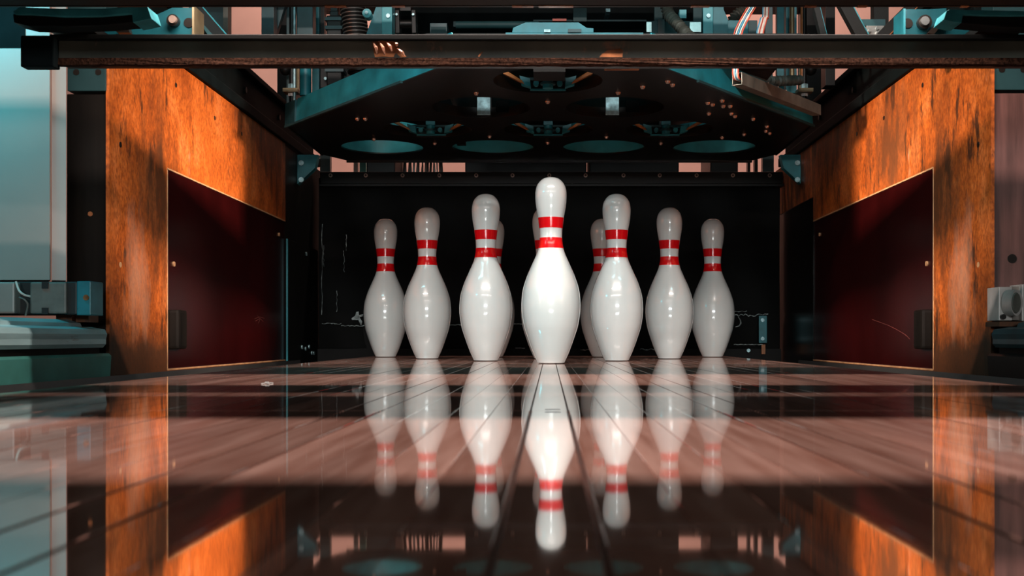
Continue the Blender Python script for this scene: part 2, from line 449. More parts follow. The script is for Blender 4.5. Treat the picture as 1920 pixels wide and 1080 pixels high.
# ------------------------------------------------------------------ kickback side panels
XK = 0.750
for s, side, YF in ((-1, 'left', 1.902), (1, 'right', 1.895)):
    ya = 2.191 if s < 0 else 2.179
    YR = 3.17 if s < 0 else 3.70
    t = Thing('kickback_panel', 'orange-brown worn fibreboard side wall %s of the pins with dark red inset' % side, 'partition', (s*(XK+0.002), 2.6, FLOOR_Z))
    def sx(a, b): return (min(s*a, s*b), max(s*a, s*b))
    x0, x1 = sx(XK, XK+0.006)
    bm = bmesh.new()
    add_box(bm, x0, x1, YF, ya, FLOOR_Z, 0.605)
    add_box(bm, x0, x1, ya, 3.17, 0.385, 0.605)
    add_box(bm, x0, x1, ya, 3.17, FLOOR_Z, -0.010)
    if s > 0:
        add_box(bm, x0, x1, 3.17, YR, 0.455, 0.605)
    t.part('board', bm, 'kick' if s < 0 else 'kick_stained_shaded')
    xa, xb = sx(XK+0.002, XK+0.0058)
    t.part('red_panel', box(xa, xb, ya+0.002, 3.168, -0.008, 0.383), 'red', label='dark red glossy panel')
    # pale strips round the inset paint its lit edge
    e0, e1 = sx(XK-0.0006, XK+0.004)
    t.part('panel_lit_edge', box(e0, e1, ya-0.002, ya+0.002, -0.01, 0.385), 'edge', label='pale painted lit edge of the cut-out')
    t.part('panel_lit_edge', box(e0, e1, ya, 3.17, 0.3835, 0.3865), 'edge', label='pale painted lit edge of the cut-out')
    t.part('panel_lit_edge', box(e0, e1, ya, 3.17, -0.0115, -0.0085), 'edge', label='pale painted lit edge of the cut-out')
    def on_panel(px, py):
        yy = XK*F/abs(px-CX); return (s*(XK+0.0018), yy, Z_(py, yy))
    marks = ([(478, 598), (488, 594), (497, 597)], [(480, 602), (489, 597), (495, 603)], [(484, 592), (489, 598), (486, 606)]) if s < 0 else ([(1634, 599), (1648, 604), (1664, 610), (1680, 618), (1692, 625), (1698, 630)], [(1690, 624), (1697, 628), (1704, 636)])
    for mk in marks:
        t.part('scratch', tube([on_panel(a, b) for a, b in mk], 0.0004, 5), 'scratch', label='pale scratch')
    # bumper block at the front of the inset
    b0, b1 = sx(XK-0.022, XK+0.002)
    t.part('bumper_block', box(b0, b1, ya+0.003, ya+0.055, 0.030, 0.108, 0.006), 'postdark', label='small dark block')
    for (yy, zz) in ((1.95, 0.39), (1.95, 0.18), (2.24, 0.56), (2.50, 0.545), (2.72, 0.55), (ya+0.04, 0.20), (3.10, 0.34)):
        t.part('screw', cyl((s*(XK-0.001), yy, zz), 0, 0.005, s*0.004, 10), 'inlay' if zz > 0.38 else 'edge')
    if s > 0:
        xa, xb = sx(XK+0.0005, XK+0.006)
        t.part('black_panel', box(xa, xb, 3.172, YR, FLOOR_Z, 0.453), 'darklam', label='black glossy panel at the rear')
# black lining of the pit on the left, behind the orange board
t = Thing('pit_lining', 'scuffed black sheet lining the left side of the pit beyond the orange board', 'panel', (-0.757, 3.4, FLOOR_Z))
t.part('sheet', box(-0.762, -0.752, 3.172, 3.70, FLOOR_Z, 0.60), 'curtain')
t.part('lower_sheet', box(-0.752, -0.746, 3.18, 3.60, FLOOR_Z, 0.335, 0.001), 'curtain')
t.part('edge_strip', box(-0.748, -0.744, 3.172, 3.179, -0.02, 0.335), 'teal')
for (yy, zz) in ((3.36, 0.025), (3.41, 0.02), (3.46, 0.026), (3.50, 0.006), (3.53, 0.005), (3.42, 0.31)):
    t.part('bolt', cyl((-0.747, yy, zz), 0, 0.006, 0.004, 10), 'galv')

# black steel angle rails on top of the kickbacks
for s, side in ((-1, 'left'), (1, 'right')):
    t = Thing('side_rail', 'black steel angle rail running back above the %s orange panel' % side, 'rail', (s*0.78, 2.6, 0.606), 'side rails')
    def sx(a, b): return (min(s*a, s*b), max(s*a, s*b))
    x0, x1 = sx(0.742, 0.82); t.part('flange', box(x0, x1, 1.95, 3.62, 0.606, 0.634, 0.003), 'railblack')
    x0, x1 = sx(0.765, 0.82); t.part('web', box(x0, x1, 1.95, 3.62, 0.632, 0.715, 0.003), 'railblack')
    x0, x1 = sx(0.748, 0.82); t.part('lip', box(x0, x1, 1.95, 3.62, 0.713, 0.728, 0.003), 'railblack')
    t.o['label'] = 'black steel angle rail running back above the %s orange panel' % side
    for yy in (2.35, 2.8, 3.15):
        t.part('bolt', cyl((s*0.766, yy, 0.675), 0, 0.008, -s*0.006, 6), 'black')
    # uprights at the rear carry the machine frame
    u0, u1 = sx(0.765, 0.82)
    up = Thing('frame_upright', 'tall black steel upright at the %s rear of the pin bay' % side, 'post', (s*0.79, 3.4, FLOOR_Z), 'frame uprights')
    up.part('column', box(u0, u1, 3.36, 3.44, 0.7285, 1.05, 0.003), 'black')
    g0, g1 = sx(0.66, 0.78)
    bm = bmesh.new()
    add_prism(bm, [(s*0.765, 3.33, 0.50), (s*0.765, 3.33, 0.60), (s*0.69, 3.33, 0.60), (s*0.70, 3.33, 0.56)], 0.03, 1)
    up.part('bracket', bm, 'teal')
    for zz in (0.525, 0.575):
        up.part('bolt', cyl((s*0.74, 3.326, zz), 1, 0.008, 0.006, 8), 'galv')

# ------------------------------------------------------------------ pit curtain and its rail
t = Thing('pit_curtain', 'black rubber curtain hanging across the back of the pit behind the pins', 'curtain', (0, 3.6, FLOOR_Z))
bm = bmesh.new()
nx, nz = 60, 16
g = []
for i in range(nx+1):
    row = []
    for j in range(nz+1):
        x = -0.745+1.49*i/nx; z = 0.02+0.55*j/nz
        row.append(bm.verts.new((x, 3.605+0.006*math.sin(x*9+z*3)*(1-j/nz)+0.003*math.sin(x*31+z*11), z)))
    g.append(row)
for i in range(nx):
    for j in range(nz): bm.faces.new((g[i][j], g[i+1][j], g[i+1][j+1], g[i][j+1]))
bmesh.ops.solidify(bm, geom=bm.faces[:], thickness=0.006)
t.part('sheet', bm, 'curtain', True)
t.part('lower_flap', box(-0.745, 0.745, 3.612, 3.62, FLOOR_Z, 0.10), 'rubber')
t.part('kick_strip', box(-0.745, 0.745, 3.586, 3.594, FLOOR_Z, 0.018), 'rubber')
def frayed(x0, x1, py, Y, amp, rad):
    n = max(4, int((x1-x0)/3))
    pts = []; rs = []
    for i in range(n+1):
        px = x0+(x1-x0)*i/n
        pts.append((X_(px, Y), Y, Z_(py+random.uniform(-amp, amp), Y))); rs.append(rad*random.uniform(0.3, 1.5))
    return tube(pts, rs, 5)
for (a, b, py, amp, rad) in ((604, 640, 607, 1.2, 0.0012), (640, 690, 611, 1.2, 0.0014), (843, 866, 609, 0.8, 0.0012), (962, 984, 608, .8, .0012), (1376, 1440, 591, 2.4, 0.0014), (1376, 1400, 584, 1, 0.001),
                             (1088, 1122, 656, 1.0, 0.0012), (1200, 1228, 655, 1.2, 0.0014), (1376, 1432, 646, 0.6, 0.0008), (966, 984, 653, 0.8, 0.001)):
    t.part('frayed_edge', frayed(a, b, py, 3.582, amp, rad), 'fray', label='pale torn edge of the curtain')
# torn patches
bm = pprism([(659, 597), (666, 592), (668, 585), (672, 584), (673, 591), (681, 589), (680, 593), (674, 595), (679, 603), (677, 611), (672, 600), (660, 600)], 3.583, 0.003)
t.part('torn_patch', bm, 'fray')
bm = bmesh.new()
loop = [(1384, 594), (1388, 600), (1389, 606), (1386, 611), (1379, 613)]
add_tube(bm, [(X_(a, 3.582), 3.582, Z_(b, 3.582)) for a, b in loop], [0.001, 0.002, 0.0024, 0.002, 0.0012], 6)
t.part('torn_patch', bm, 'fray')
for (zz0, zz1, xx) in ((460, 500, 607), (440, 470, 649), (470, 510, 645), (545, 585, 632), (420, 590, 604)):
    n = 10; pts = [(X_(xx+random.uniform(-1.2, 1.2), 3.585), 3.585, Z_(zz0+(zz1-zz0)*i/n, 3.585)) for i in range(n+1)]
    t.part('scuff', tube(pts, [random.uniform(0.0001, 0.0012) for _ in pts], 5), 'fray')
rail = t.part('top_rail', pbox(600, 322, 1468, 345, 3.57, 0.03, 0.003), 'black')
t.part('rail_lip', pbox(598, 345, 1470, 349, 3.562, 0.04), 'black')
for px in (620, 686, 755, 824, 893, 961, 1030, 1098, 1169, 1237, 1306, 1374, 1443):
    bm = cyl((X_(px, 3.57), 3.566, Z_(329, 3.57)), 1, 0.0062, 0.006, 14)
    b = t.part('bolt', bm, 'copper', True)
    t.part('socket', cyl((X_(px, 3.57), 3.565, Z_(329, 3.57)), 1, 0.0032, 0.003, 8), 'inlay', parent=b)
st = t.part('strap', pbox(1423, 592, 1438, 643, 3.575, 0.006, 0.001), 'teal')
for py in (600, 635):
    t.part('bolt', cyl((X_(1430, 3.57), 3.570, Z_(py, 3.57)), 1, 0.006, 0.006, 10), 'galv', parent=st)
t.part('tab', pbox(1428, 646, 1435, 664, 3.575, 0.006), 'orange', label='small orange tab')
for px in (1403, 1153):
    t.part('bolt', cyl((X_(px, 3.58), 3.574, Z_(657, 3.58)), 1, 0.006, 0.006, 8), 'galv')
for px in (560, 606):
    pass

# ------------------------------------------------------------------ bowling pins
IN = 0.0254
prof_in = [(0, 0), (0.95, 0), (1.10, 0.06), (1.18, 0.25), (1.414, 0.75), (1.70, 1.5), (1.953, 2.25), (2.145, 2.85), (2.255, 3.375), (2.34, 3.95), (2.383, 4.5), (2.37, 5.1), (2.2815, 5.875), (2.10, 6.55), (1.8515, 7.25),
           (1.54, 7.95), (1.236, 8.625), (1.09, 9.0), (0.9825, 9.375), (0.92, 9.7), (0.8985, 10.0), (0.905, 10.4), (0.935, 10.875), (0.985, 11.3), (1.047, 11.75), (1.13, 12.2), (1.203, 12.625), (1.255, 13.1), (1.2735, 13.5), (1.255, 13.85), (1.16, 14.25), (0.99, 14.55), (0.76, 14.79), (0.5, 14.93), (0.25, 14.985), (0, 15)]
def prof_r(z):
    for (r0, z0), (r1, z1) in zip(prof_in[1:], prof_in[2:]):
        if z0 <= z <= z1: return r0+(r1-r0)*(z-z0)/(z1-z0)
    return 0
def spline_profile():
    p = [Vector((r, z, 0)) for r, z in prof_in[3:]]
    pts = smooth_path(p, 3)
    return [(r*IN, z*IN) for r, z in prof_in[:3]]+[(max(0, v.x)*IN, v.y*IN) for v in pts]
SP = spline_profile()
def sp_r(z):
    for (r0, z0), (r1, z1) in zip(SP[1:], SP[2:]):
        if z0 <= z <= z1 and z1 > z0: return r0+(r1-r0)*(z-z0)/(z1-z0)
    return 0
def make_pin():
    t = Thing('bowling_pin', 'x', 'bowling pin', (0, 0, 0), 'ten bowling pins on the lane')
    bm = bmesh.new(); add_lathe(bm, SP, 64); t.part('body', bm, 'pin', True)
    for z0, z1 in ((0.2350, 0.2565), (0.2760, 0.2975)):
        bm = bmesh.new()
        e = 0.0004
        pr = [(sp_r(z0)-0.001, z0)]+[(sp_r(z0+(z1-z0)*k/6)+e, z0+(z1-z0)*k/6) for k in range(7)]+[(sp_r(z1)-0.001, z1)]
        add_lathe(bm, pr, 64); t.part('neck_stripe', bm, 'stripe', True, label='red stripe')
    return t.o
proto = make_pin()
Y1 = 2.284; DY = 0.26396
pins = [(1033, 0, 'frontmost white bowling pin, alone at the point of the triangle'),
        (911, 1, 'white pin in second row, front left of the centre pin'),
        (1156, 1, 'white pin in second row, front right of the centre pin'),
        (801, 2, 'white pin at left end of third row, between the two leftmost others'),
        (1022, 2, 'white pin almost wholly hidden behind the frontmost pin'),
        (1255, 2, 'white pin at right end of third row, second from the right'),
        (723, 3, 'leftmost white pin in back row, nearest the left side panel'),
        (924, 3, 'back-row pin peeking out behind the left second-row pin'),
        (1129, 3, 'back-row pin peeking out behind the right second-row pin'),
        (1336, 3, 'rightmost white pin in back row, nearest the right side panel')]
for n, (px, row, lab) in enumerate(pins):
    if n == 0: o = proto
    else:
        o = proto.copy(); COL.objects.link(o)
        for ch in proto.children:
            c = ch.copy(); COL.objects.link(c); c.parent = o
    Y = Y1+DY*row
    o.location = (X_(px, Y), Y, 0.0003)
    o.rotation_euler = (0, 0, random.uniform(0, 6.28))
    o['label'] = lab

# ------------------------------------------------------------------ sweep bar
YS = 1.515
t = Thing('sweep_bar', 'scuffed dark metal sweep bar with brown carpet edge hanging across above the pins', 'bar', (0, 1.54, 0.42))
bm = bmesh.new()
zt, zb = Z_(76, YS), Z_(112, YS)
t.part('bar', box(X_(100, YS), 0.715, YS, YS+0.012, zb, zt, 0.0015), 'barsteel')
t.part('top_flange', box(X_(96, YS), 0.715, YS-0.006, YS+0.06, zt, Z_(66, YS), 0.0015), 'black')
t.part('back_plate', box(X_(100, YS), 0.715, YS+0.012, YS+0.05, zb, zt), 'black')
bm = bmesh.new()
# fuzzy carpet strip with an uneven lower edge
n = 160; top = []; bot = []
for i in range(n+1):
    x = X_(100, YS)+(0.715-X_(100, YS))*i/n
    top.append((x, YS-0.002, zb+0.002)); bot.append((x, YS-0.003+random.uniform(-0.0007, 0.0007), Z_(122, YS)+random.uniform(-0.0006, 0.0006)))
add_prism(bm, bot+top[::-1], 0.012, 1)
t.part('carpet_strip', bm, 'carpet', label='brown carpet strip along the lower edge')
t.part('end_cap', pbox(38, 66, 101, 125, 1.50, 0.02, 0.002), 'railblack')
ec = box(0.712, 0.765, 1.50, 1.57, Z_(127, 1.50), Z_(70, 1.50), 0.003)
t.part('end_cap', ec, 'black')
# torn clear tape: crumpled strips
tape = t.part('torn_tape', pprism([(697, 79), (716, 76), (745, 79), (748, 92), (762, 106), (752, 108), (742, 99), (738, 107), (720, 106), (703, 107)], YS-0.0015, 0.0012), 'tape', label='brown torn tape')
for (a, b, c, d) in ((699, 79, 708, 103), (711, 78, 722, 104), (724, 79, 735, 97), (740, 80, 745, 88), (745, 92, 759, 106)):
    t.part('tape_fold', tube([(X_(a, YS), YS-0.003, Z_(b, YS)), (X_((a+c)/2+3, YS), YS-0.0045, Z_((b+d)/2, YS)), (X_(c, YS), YS-0.003, Z_(d, YS))], [0.0006, 0.0022, 0.001], 6), 'foil', parent=tape)
t.part('torn_tape', pprism([(1128, 102), (1138, 95), (1163, 91), (1168, 95), (1167, 107), (1124, 107)], YS-0.0015, 0.0012), 'tape', label='brown torn tape')
t.part('torn_tape', pprism([(896, 105), (902, 98), (906, 96), (903, 101), (898, 107)], YS-0.0012, 0.001), 'tape')
# arms that carry the bar, with pivots
la = t.part('arm', pprism([(150, 64), (178, 60), (240, 49), (305, 22), (322, 14), (362, 14), (362, 66), (150, 66)], 1.575, 0.03, 0.001), 'teal_arm', label='teal arm')
t.part('arm_edge', pprism([(360, 10), (364, 10), (364, 66), (360, 66)], 1.57, 0.045), 'brass', parent=la)
pv = cyl((X_(325, 1.57), 1.566, Z_(39, 1.57)), 1, 0.0085, 0.01, 18)
t.part('pivot', pv, 'inlay', True, parent=la)
t.part('pivot_bolt', cyl((X_(327, 1.57), 1.561, Z_(39, 1.57)), 1, 0.0055, 0.01, 12), 'copper', True, parent=la)
t.part('hole', cyl((X_(352, 1.57), 1.5735, Z_(41, 1.57)), 1, 0.0068, 0.003, 18), 'inlay', True, parent=la)
t.part('link', pprism([(212, 55), (240, 51), (243, 61), (220, 61)], 1.56, 0.012), 'inlay', parent=la)
ra = t.part('arm', pprism([(1698, 17), (1745, 17), (1775, 15), (1775, 45), (1890, 60), (1890, 69), (1698, 67)], 1.575, 0.03, 0.001), 'teal_arm', label='teal arm')
t.part('arm_edge', pprism([(1694, 16), (1698, 16), (1698, 67), (1694, 67)], 1.57, 0.045), 'teal', parent=ra)
t.part('pivot', cyl((X_(1733, 1.57), 1.566, Z_(42, 1.57)), 1, 0.0098, 0.01, 18), 'inlay', True, parent=ra)
t.part('pivot_bolt', cyl((X_(1731, 1.57), 1.561, Z_(42, 1.57)), 1, 0.0062, 0.01, 12), 'steel', True, parent=ra)
t.part('hole', cyl((X_(1704, 1.57), 1.5735, Z_(42, 1.57)), 1, 0.0068, 0.003, 18), 'inlay', True, parent=ra)
t.part('link', pprism([(1740, 62), (1766, 32), (1772, 36), (1752, 64)], 1.56, 0.012), 'inlay', parent=ra)

def pad(lab, cov, body, Y):
    t = Thing('bumper_pad', lab, 'pad', (X_((cov[0][0]+cov[-1][0])/2, Y), Y, Z_(62, Y)), 'bumper pads on the sweep arms')
    t.part('cushion', pprism(body, Y, 0.03, 0.001), 'rubber')
    xm = X_(sum(p[0] for p in body[:4])/4, Y)
    t.part('hanger', box(xm-0.03, xm+0.03, Y+0.025, 1.578, 0.4665, 0.476), 'black')
    t.part('cover', pprism(cov, Y-0.006, 0.038, 0.001), 'pad_cover', label='pale teal cover')
pad('curved black pad with pale teal top, upper left corner above the sweep bar',
    [(24, 22), (36, 13), (110, 16), (190, 16), (270, 11), (277, 13), (284, 35), (262, 40), (249, 42), (247, 25), (190, 30), (120, 31), (60, 27), (26, 26)],
    [(24, 26), (60, 27), (120, 31), (190, 30), (247, 25), (249, 42), (200, 47), (120, 50), (55, 49), (26, 42)], 1.452)
pad('curved black pad with pale teal edge, upper right corner above the sweep bar',
    [(1769, 37), (1775, 20), (1781, 17), (1850, 19), (1990, 22), (1990, 29), (1850, 29), (1806, 27), (1803, 43), (1790, 42)],
    [(1806, 27), (1850, 29), (1990, 29), (1990, 52), (1880, 50), (1803, 43)], 1.452)
# crossbeam along the top edge
t = Thing('crossbeam', 'dark scuffed crossbeam spanning the very top of the view', 'beam', (0, 1.30, 0.449))
t.part('beam', box(-1.0, 1.0, 1.266, 1.338, 0.4495, 0.494, 0.002), 'beamdark')
t.part('edge_strip', box(-1.0, 1.0, 1.336, 1.3395, 0.4488, 0.47), 'black')
for (a, b) in ((610, 650), (735, 760), (960, 1000), (1010, 1075), (1295, 1330), (1508, 1530), (1607, 1625), (1800, 1815)):
    t.part('bare_spot', box(X_(a, 1.338), X_(b, 1.338), 1.334, 1.3403, 0.4483, 0.4500), 'tape', label='rubbed rusty spot')

# ------------------------------------------------------------------ pinsetter table
ZP = 0.58
t = Thing('pinsetter_table', 'black plate with ten round holes hanging over the pins, teal front edges', 'pinsetter', (0, 2.7, ZP))
table = t
cu = bpy.data.curves.new('plate', 'CURVE'); cu.dimensions = '2D'; cu.fill_mode = 'BOTH'; cu.extrude = 0.002
def spline(pts):
    sp = cu.splines.new('POLY'); sp.points.add(len(pts)-1); sp.use_cyclic_u = True
    for p, (x, y) in zip(sp.points, pts): p.co = (x, y, 0, 1)
outline = [(-0.16, 2.07), (0.16, 2.07), (0.214, 2.16), (0.648, 2.755), (0.648, 3.20), (0.60, 3.30), (-0.60, 3.30), (-0.649, 3.20), (-0.649, 2.77), (-0.2065, 2.16)]
spline(outline)
R_H = 0.112
holes = []
for row in range(4):
    for k in range(row+1):
        holes.append(((k-row/2)*0.3048-0.003, Y1+DY*row, row))
for hx, hy, row in holes:
    spline([(hx+R_H*math.cos(2*PI*a/40), hy+R_H*math.sin(2*PI*a/40)) for a in range(40)])
co = bpy.data.objects.new('plate_curve', cu); COL.objects.link(co)
dg = bpy.context.evaluated_depsgraph_get()
me = bpy.data.meshes.new_from_object(co.evaluated_get(dg)); me.name = 'plate'
bpy.data.objects.remove(co)
me.materials.clear(); me.materials.append(M['deckblack'])
plate = bpy.data.objects.new('plate', me); COL.objects.link(plate); plate.parent = t.o
plate.location = (0, -2.7, 0)
# cups above the holes
for hx, hy, row in holes:
    bm = bmesh.new(); r0, r1 = R_H+0.001, R_H+0.004
    hh = 0.05 if row == 3 else 0.022
    add_lathe(bm, [(r0, ZP), (r0, ZP+hh), (r1, ZP+hh), (r1, ZP), (r0, ZP)], 40, hx, hy)
    cup = t.part('cup', bm, 'teal_light' if row == 3 else 'deckblack', True)  # paler teal on the back row paints its lit inner walls
    if row in (0, 2):
        ym = hy+0.085; k_ = 1.0
        t.part('spotter_bar', box(hx-0.050, hx+0.050, ym+0.004, ym+0.012, ZP+0.021, ZP+0.027, 0.001), 'slate', parent=cup)
        t.part('hub', cyl((hx, ym-0.004, ZP+0.001), 2, 0.011, 0.022, 16), 'teal', True, parent=cup)
        t.part('hub_flange', cyl((hx, ym-0.004, ZP+0.009), 2, 0.016, 0.004, 16), 'teal_dark', True, parent=cup)
        t.part('yoke', box(hx-0.012, hx+0.012, ym-0.012, ym-0.002, ZP+0.024, ZP+0.034, 0.001), 'teal', parent=cup)
        for s in (-1, 1):
            bm = bmesh.new()
            add_prism(bm, [(hx+s*0.036, ym-0.015, ZP+0.002), (hx+s*0.056, ym-0.015, ZP+0.008), (hx+s*0.060, ym-0.015, ZP+0.026), (hx+s*0.038, ym-0.015, ZP+0.020)], 0.02, 1)
            t.part('jaw', bm, 'teal', parent=cup)
            bm = bmesh.new()
            add_prism(bm, [(hx+s*0.050, ym-0.020, ZP+0.008), (hx+s*0.055, ym-0.020, ZP+0.015), (hx+s*0.092, ym-0.030, ZP+0.036), (hx+s*0.094, ym-0.030, ZP+0.027)], 0.012, 1)
            t.part('finger', bm, 'orange', parent=cup, label='orange finger')
            t.part('lug', cyl((hx+s*0.025, ym-0.012, ZP+0.011), 1, 0.006, 0.012, 10), 'teal', True, parent=cup)
        t.part('rear_plate', box(hx-0.038, hx+0.038, hy+0.100, hy+0.104, ZP+0.001, ZP+0.005), 'teal', parent=cup)
    if row == 1:
        t.part('spotter_plate', box(hx-0.016, hx+0.016, hy+0.095, hy+0.099, ZP+0.001, ZP+0.085, 0.001), 'galv', parent=cup, label='bright galvanised strip')
        t.part('clip', box(hx+0.03, hx+0.06, hy+0.07, hy+0.08, ZP+0.003, ZP+0.03), 'railblack', parent=cup)
# dark carriage plate over the cups
t.part('carriage', box(-0.255, 0.52, 2.30, 3.25, 0.668, 0.68), 'black')
t.part('carriage_post', box(-0.02, 0.02, 2.40, 2.44, 0.60, 0.668), 'black')
for (x, y) in ((-0.15, 2.72), (0.15, 2.72), (-0.24, 3.10), (0.30, 2.98)):
    t.part('carriage_post', box(x-0.012, x+0.012, y-0.012-0.05, y+0.012-0.05, ZP, 0.668), 'black')
# teal flanges on the two slanting front edges
def flange(a, b, z0, z1, th, lean):
    a, b = Vector((*a, 0)), Vector((*b, 0)); d = (b-a).normalized(); nrm = Vector((d.y, -d.x, 0))
    if nrm.y > 0: nrm = -nrm
    bm = bmesh.new()
    p = [a+Vector((0, 0, z0)), b+Vector((0, 0, z0)), b-nrm*lean+Vector((0, 0, z1)), a-nrm*lean+Vector((0, 0, z1))]
    q = [v+nrm*th for v in p]
    vs = [bm.verts.new(v) for v in p+q]
    for f in ((0, 1, 2, 3), (7, 6, 5, 4), (0, 4, 5, 1), (1, 5, 6, 2), (2, 6, 7, 3), (3, 7, 4, 0)): bm.faces.new([vs[i] for i in f])
    bmesh.ops.recalc_face_normals(bm, faces=bm.faces[:])
    return bm
t.part('front_flange', flange((-0.19, 2.137), (-0.617, 2.726), ZP-0.002, 0.638, 0.004, 0.006), 'teal', label='teal front edge plate')
t.part('front_flange', flange((0.198, 2.138), (0.648, 2.755), ZP-0.002, 0.638, 0.004, 0.006), 'teal', label='teal front edge plate')
t.part('corner_plate', flange((-0.617, 2.724), (-0.652, 2.772), ZP-0.004, 0.634, 0.006, 0.002), 'teal_dark')
t.part('edge_lip', flange((-0.30, 2.282), (-0.652, 2.767), ZP-0.007, ZP-0.002, 0.006, 0), 'slate')
t.part('edge_lip', flange((0.30, 2.274), (0.65, 2.754), ZP-0.007, ZP-0.002, 0.006, 0), 'slate')
t.part('side_plate', box(-0.653, -0.649, 2.77, 3.20, ZP-0.004, 0.63), 'black')
t.part('side_plate', box(0.648, 0.652, 2.76, 3.20, ZP-0.004, 0.63), 'black')
t.part('rear_plate', box(-0.60, 0.60, 3.30, 3.305, ZP-0.008, 0.62), 'black')
lb = t.part('paper_label', box(X_(1134, 2.17), X_(1199, 2.17), 2.13, 2.188, ZP-0.0035, ZP-0.002), 'label', label='orange paper label with small print')
for k in range(4):
    wd = (0.030, 0.044, 0.040, 0.036)[k]
    xx = X_(1139, 2.14)
    t.part('print_line', box(xx, xx+wd, 2.180-k*0.008, 2.1825-k*0.008, ZP-0.0038, ZP-0.0034), 'inlay', parent=lb)
rivets = [(1159, 174), (1205, 163), (1252, 153), (1261, 159), (1027, 191), (1327, 193), (1336, 196), (1354, 189), (1356, 199), (1369, 199), (1329, 213), (1371, 213), (1378, 218), (1412, 223), (1438, 237), (1436, 246), (1443, 250), (1395, 252),
          (1354, 258), (1137, 257), (1239, 269), (1027, 268), (893, 175), (670, 223), (685, 223), (701, 261), (815, 269), (918, 256)]
rivet_me = None
for px, py in rivets:
    Y = (ZP-0.003-H)*F/(CY-py); x = X_(px, Y)
    if rivet_me is None:
        bm = bmesh.new(); add_lathe(bm, [(0, -0.006), (0.003, -0.0055), (0.0048, -0.003), (0.0055, 0), (0, 0)], 12)
        rivet_me = bm_to_mesh('stud', bm, M['copper'], None, True)
    o = bpy.data.objects.new('stud', rivet_me); COL.objects.link(o); o.parent = t.o
    o.location = Vector((x, Y, ZP-0.002))-t.loc
# grey cable duct on the right flange, with wires
A = Vector((X_(1382, 2.30), 2.30, Z_(148, 2.30))); B = Vector((X_(1531, 2.72), 2.72, Z_(207, 2.72)))
d = (B-A).normalized(); side = d.cross(Vector((0, 0, 1))).normalized(); upv = side.cross(d)
bm = bmesh.new()
def duct_shell(hw, hh, th):
    secs = [(-hw, -hh), (hw, -hh), (hw, hh), (-hw, hh)]
    ins = [(-hw+th, -hh+th), (hw-th, -hh+th), (hw-th, hh-th), (-hw+th, hh-th)]
    ring = lambda P, sec: [bm.verts.new(P+side*u+upv*v) for u, v in sec]
    ao, ai, bo, bi = ring(A, secs), ring(A, ins), ring(B, secs), ring(B, ins)
    for i in range(4):
        j = (i+1) % 4
        bm.faces.new((ao[i], ao[j], bo[j], bo[i])); bm.faces.new((ai[j], ai[i], bi[i], bi[j]))
        bm.faces.new((ao[j], ao[i], ai[i], ai[j])); bm.faces.new((bo[i], bo[j], bi[j], bi[i]))
    bmesh.ops.recalc_face_normals(bm, faces=bm.faces[:])
duct_shell(0.011, 0.0125, 0.0015)
duct = t.part('cable_duct', bm, 'duct', label='grey cable duct')
for k, m_ in enumerate(('wire_r', 'wire_w', 'wire_b', 'wire_w', 'wire_r')):
    p0 = A+d*0.03+side*(0.004*(k-2)*0.8)
    pts = smooth_path([p0, A-d*0.004+side*(0.003*(k-2))+upv*0.002, A+Vector((-0.010+0.003*k, -0.008, 0.03)), A+Vector((-0.004+0.004*k, 0.0, 0.10)), A+Vector((0.055+0.004*k, 0.02, 0.20))], 6)
    t.part('wire', tube(pts, 0.0013, 6), m_, True, parent=duct)
for k in (0.3, 0.42, 0.52):
    P = A+(B-A)*k
    t.part('duct_joint', tube([P-side*0.0115-upv*0.012, P-side*0.0125+upv*0.013, P+side*0.0115+upv*0.013], 0.0009, 5), 'wire_w', parent=duct)

# ------------------------------------------------------------------ machine frame over and behind the table
fr = Thing('machine_frame', 'black overhead frame of the pinsetting machine, out of view above', 'frame', (0, 2.9, 1.05))
for yy in (2.30, 2.62, 2.95, 3.36):
    fr.part('cross_rail', box(-0.86, 0.86, yy, yy+0.08, 1.05, 1.10), 'black')
fr.part('cross_rail', box(-1.15, 1.15, 1.93, 2.01, 1.05, 1.10), 'black')
for xx in (-0.86, 0.80):
    fr.part('long_rail', box(xx, xx+0.06, 1.93, 3.5, 1.05, 1.10), 'black')
TOP = 1.055
def hang(name, lab, cat, px0, px1, py1, Y, d, m, bev=0.001, group=None):
    """an upright that hangs from the overhead frame down to the measured lower end"""
    return single(name, box(X_(px0, Y), X_(px1, Y), Y, Y+d, Z_(py1, Y), TOP, bev), m, lab, cat, group)

# two main teal hangers with gussets
for (px0, px1, gx, lab) in ((705, 735, 690, 'bright teal hanger post with angled gusset, left of the machine centre'), (1318, 1365, None, 'bright teal hanger post with two faces, right of the machine centre')):
    Y = 2.62
    t = Thing('hanger_post', lab, 'post', (X_((px0+px1)/2, Y), Y, 0.66))
    if gx:
        t.part('post', box(X_(716, Y), X_(735, Y), Y, Y+0.05, 0.672, TOP, 0.001), 'teal_light')
        t.part('gusset', pprism([(686, 66), (706, 10), (717, 10), (717, 140), (686, 140)], Y+0.004, 0.02, 0.0005), 'teal')
    else:
        t.part('post', box(X_(1318, Y), X_(1337, Y), Y, Y+0.06, 0.672, TOP, 0.001), 'teal_light')
        t.part('web', pprism([(1337, -60), (1357, -60), (1357, 18), (1365, 36), (1365, 140), (1337, 140)], Y+0.008, 0.03, 0.0005), 'teal')
    for py in (30,):
        t.part('bolt', cyl((X_(728 if gx else 1328, Y), Y-0.004, Z_(py, Y)), 1, 0.005, 0.006, 8), 'galv')

